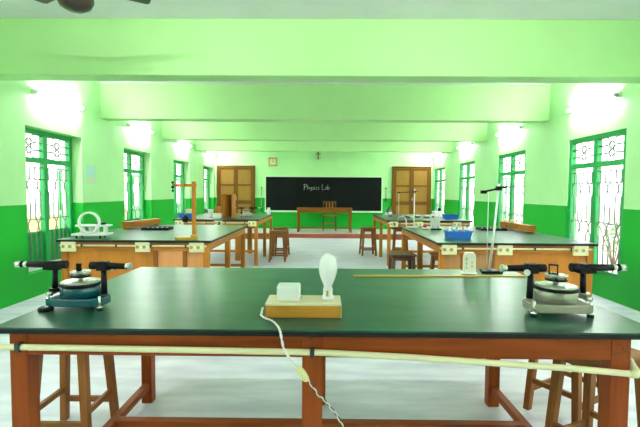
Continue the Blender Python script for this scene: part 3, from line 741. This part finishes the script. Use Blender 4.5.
def dark_tray(loc, rz, label):
    o = thing('flat_tray', loc, rz, label, 'tray', 'flat dark trays')
    MB().box(-.16, .16, -.11, .11, .0, .008).build('tray_floor', 'black_metal', o)
    MB().box(-.17, .17, -.12, -.11, 0, .03).box(-.17, .17, .11, .12, 0, .03).box(-.17, -.16, -.11, .11, 0, .03).box(.16, .17, -.11, .11, 0, .03).build('rim', 'edge_black', o)
    for k in range(5): MB().lathe([(.018, .008), (.018, .028), (.01, .032)], (-.12 + .06 * k, .0, 0), 10).build('terminal', 'grey_metal', o)
    MB().box(-.15, .15, -.09, -.05, .008, .012).build('scale_strip', 'white_plastic', o)
    return o
dark_tray((-2.17, 5.55, T), R(5), 'flat black tray of terminals beside the long box on the left middle table')
dark_tray((2.30, 5.85, T), R(-2), 'flat black tray beside the knobbed box on the right middle table')

# ------------------------------------------------------------------ things on the right middle table
def blue_tray(loc, rz, w, d, h, label):
    o = thing('blue_tray', loc, rz, label, 'tray', 'blue plastic trays')
    b = MB(); t_ = .004; s0 = .9
    bot = [(-w * s0 / 2, -d * s0 / 2), (w * s0 / 2, -d * s0 / 2), (w * s0 / 2, d * s0 / 2), (-w * s0 / 2, d * s0 / 2)]
    top = [(x / s0, y / s0) for x, y in bot]; ins = lambda P: [(x * .965, y * .955) for x, y in P]
    v = [(x, y, 0) for x, y in bot] + [(x, y, h) for x, y in top] + [(x, y, h) for x, y in ins(top)] + [(x, y, t_) for x, y in ins(bot)]
    f = [(3, 2, 1, 0), (12, 13, 14, 15)]
    for j in range(3):
        for k in range(4): f.append((j * 4 + k, j * 4 + (k + 1) % 4, j * 4 + 4 + (k + 1) % 4, j * 4 + 4 + k))
    b._add(v, f, False); b.build('tub', 'blue_plastic', o)
    b = MB()
    b.box(-w / 2 - .008, w / 2 + .008, -d / 2 - .008, -d / 2, h - .012, h).box(-w / 2 - .008, w / 2 + .008, d / 2, d / 2 + .008, h - .012, h)
    b.box(-w / 2 - .008, -w / 2, -d / 2, d / 2, h - .012, h).box(w / 2, w / 2 + .008, -d / 2, d / 2, h - .012, h).build('rim', 'blue_plastic', o)
    return o
blue_tray((1.495, 4.74, T), R(2), .255, .19, .085, 'blue plastic tray of small parts at the front of the right middle table')
for x, y, z, m_, w in ((1.48, 4.74, .005, 'grey_metal', 'grey metal cylinder in the blue tray on the right middle table'),
                       (1.555, 4.75, .005, 'orange_plastic', 'orange knob sticking out of the blue tray on the right middle table'),
                       (1.415, 4.76, .005, 'white_plastic', 'white cylinder at the left end of the front blue tray')):
    o = thing('tray_part', (x, y, T + z), R(random.uniform(-20, 20)), w, 'part', 'loose parts in the blue tray')
    MB().lathe([(.022, 0), (.026, .01), (.026, .07), (.015, .085), (.008, .11), (.012, .115), (.0, .12)], n=14).build('body', m_, o)
    MB().tube([(0, 0, .11), (.02, 0, .135), (.05, 0, .12)], .004, 6).build('lead', 'grey_metal', o)
mt = thing('meter', (1.585, 6.05, T), R(-14), 'upright white meter with a dark button on the right middle table', 'meter')
MB().box(-.065, .065, -.05, .05, 0, .185).build('case', 'white_plastic', mt, .008)
MB().box(-.065, .065, -.035, .05, .185, .20).build('top_cap', 'cream_plastic', mt, .006)
MB().cyl((-.03, -.056, .165), (-.03, -.05, .165), .014, n=12).build('button', 'strap_dark', mt)
MB().box(-.01, .05, -.052, -.05, .08, .13).build('dial_plate', 'cream_plastic', mt)
for x in (-.035, .035): MB().cyl((x, -.058, .03), (x, -.05, .03), .008, n=10).build('terminal', 'grey_metal', mt)
kb = thing('plug_key', (1.42, 5.95, T), R(10), 'small red and white plug key on the right middle table', 'plug key')
MB().box(-.045, .045, -.03, .03, 0, .022).build('base', 'white_plastic', kb, .003)
MB().lathe([(.028, .022), (.026, .05), (.015, .066), (0, .07)], n=14).build('knob', 'red_plastic', kb)
kc = thing('plug_key', (1.53, 5.78, T), R(-12), 'small black plug key lying in front of the white meter', 'plug key')
MB().box(-.07, .07, -.02, .02, 0, .02).build('base', 'black_metal', kc, .003)
MB().lathe([(.012, .02), (.012, .035), (.006, .04)], (.03, 0, 0), 10).build('terminal', 'grey_metal', kc)

# ------------------------------------------------------------------ things on the left rear table
def carton(name, loc, rz, w, d, h, m_, label, cat='box', lid=None):
    o = thing(name, loc, rz, label, cat, 'boxes on the left rear table')
    MB().box(-w / 2, w / 2, -d / 2, d / 2, 0, h * .8).build('body', m_, o, .003)
    MB().box(-w / 2 - .003, w / 2 + .003, -d / 2 - .003, d / 2 + .003, h * .8, h).build('lid', lid or m_, o, .003)
    return o
blue_tray((-2.54, 7.95, T), 0, .26, .2, .09, 'blue plastic tray at the window end of the left rear table')
carton('cardboard_box', (-2.60, 8.30, T), R(5), .14, .12, .16, 'cream_wood', 'tan box behind the blue tray on the left rear table')
carton('carton', (-2.27, 8.55, T), R(-4), .085, .08, .15, 'white_plastic', 'small upright white box left of a brown box on the left rear table')
carton('wooden_box', (-2.17, 8.75, T), R(3), .10, .09, .20, 'panel_orange', 'upright orange-brown box behind the white boxes on the left rear table')
carton('carton', (-2.03, 8.15, T), R(2), .15, .12, .085, 'white_plastic', 'low white box in front of the brown box on the left rear table', lid='cream_plastic')
tc = thing('instrument_case', (-1.82, 8.35, T), R(-24), 'tall open wooden instrument case on the left rear table', 'case')
MB().box(-.075, .075, .05, .065, 0, .46).build('back_board', 'oakwood_z', tc)
MB().box(-.075, -.06, -.065, .05, 0, .46).build('side_board', 'oakwood_z', tc)
MB().box(.06, .075, -.065, .05, 0, .46).build('side_board', 'oakwood_z', tc)
MB().box(-.06, .06, -.065, .05, .445, .46).build('top_board', 'oakwood_x', tc)
MB().box(-.06, .06, -.065, .05, 0, .015).build('bottom_board', 'oakwood_x', tc)
MB().box(-.075, -.065, -.20, -.065, 0.0, .46).build('door', 'oakwood_z', tc)
MB().box(-.058, .058, .03, .049, .02, .44).build('lining', 'darkwood_z', tc)
jr = thing('white_jar', (-1.24, 9.62, T), 0, 'white jar at the far aisle corner of the left rear table', 'jar')
MB().lathe([(.04, 0), (.044, .01), (.044, .11), (.03, .125)], n=16).build('body', 'white_plastic', jr)
MB().lathe([(.034, .122), (.034, .15), (.03, .153)], n=16).build('lid', 'cream_plastic', jr)

# ------------------------------------------------------------------ things on the right rear table
for k, (x, y) in enumerate(((1.72, 8.7), (1.92, 8.75), (2.08, 8.62))):
    o = thing('metal_dish', (x, y, T), 0, ['leftmost of three shallow metal dishes on the right rear table', 'middle of three shallow metal dishes on the right rear table', 'rightmost of three shallow metal dishes on the right rear table'][k], 'dish', 'metal dishes')
    MB().lathe([(.05, 0), (.075, .03), (.078, .045), (.073, .045), (.05, .008), (0, .006)], n=20).build('bowl', 'silver', o)
    MB().lathe([(.02, .007), (.02, .05), (.012, .055)], n=10).build('weight', 'white_plastic', o)
blue_tray((2.48, 8.35, T), R(3), .26, .2, .09, 'blue plastic tray at the window end of the right rear table')
o = thing('coil_box', (2.38, 8.95, T), R(10), 'white box with a black knob behind the far blue tray', 'instrument')
MB().box(-.09, .09, -.06, .06, 0, .13).build('case', 'white_plastic', o, .01)
MB().lathe([(.03, .13), (.035, .15), (.03, .185), (.01, .2)], (.05, 0, 0), 14).build('knob', 'black_metal', o)
o = thing('white_lead', (0, 0, 0), 0, 'white lead looping over the front edge of the right rear table', 'cable')
MB().tube([(1.37, 8.0, .858), (1.40, 7.92, .90), (1.45, 7.84, .93), (1.49, 7.765, .90), (1.505, 7.755, .83), (1.505, 7.755, .70), (1.50, 7.755, .55)], .007, 6).build('lead', 'flex_white', o)
MB().cyl((1.50, 7.755, .55), (1.50, 7.755, .50), .014, n=8).build('plug', 'white_plastic', o)
o = thing('junction_box', (1.62, 7.795, .60), 0, 'orange-brown wooden box hung under the front edge of the right rear table', 'box')
MB().box(-.055, .055, -.03, .03, .0, .10).build('body', 'panel_pale', o, .003)
MB().box(-.06, .06, -.033, .033, .10, .12).build('lid', 'oakwood_x', o, .002)
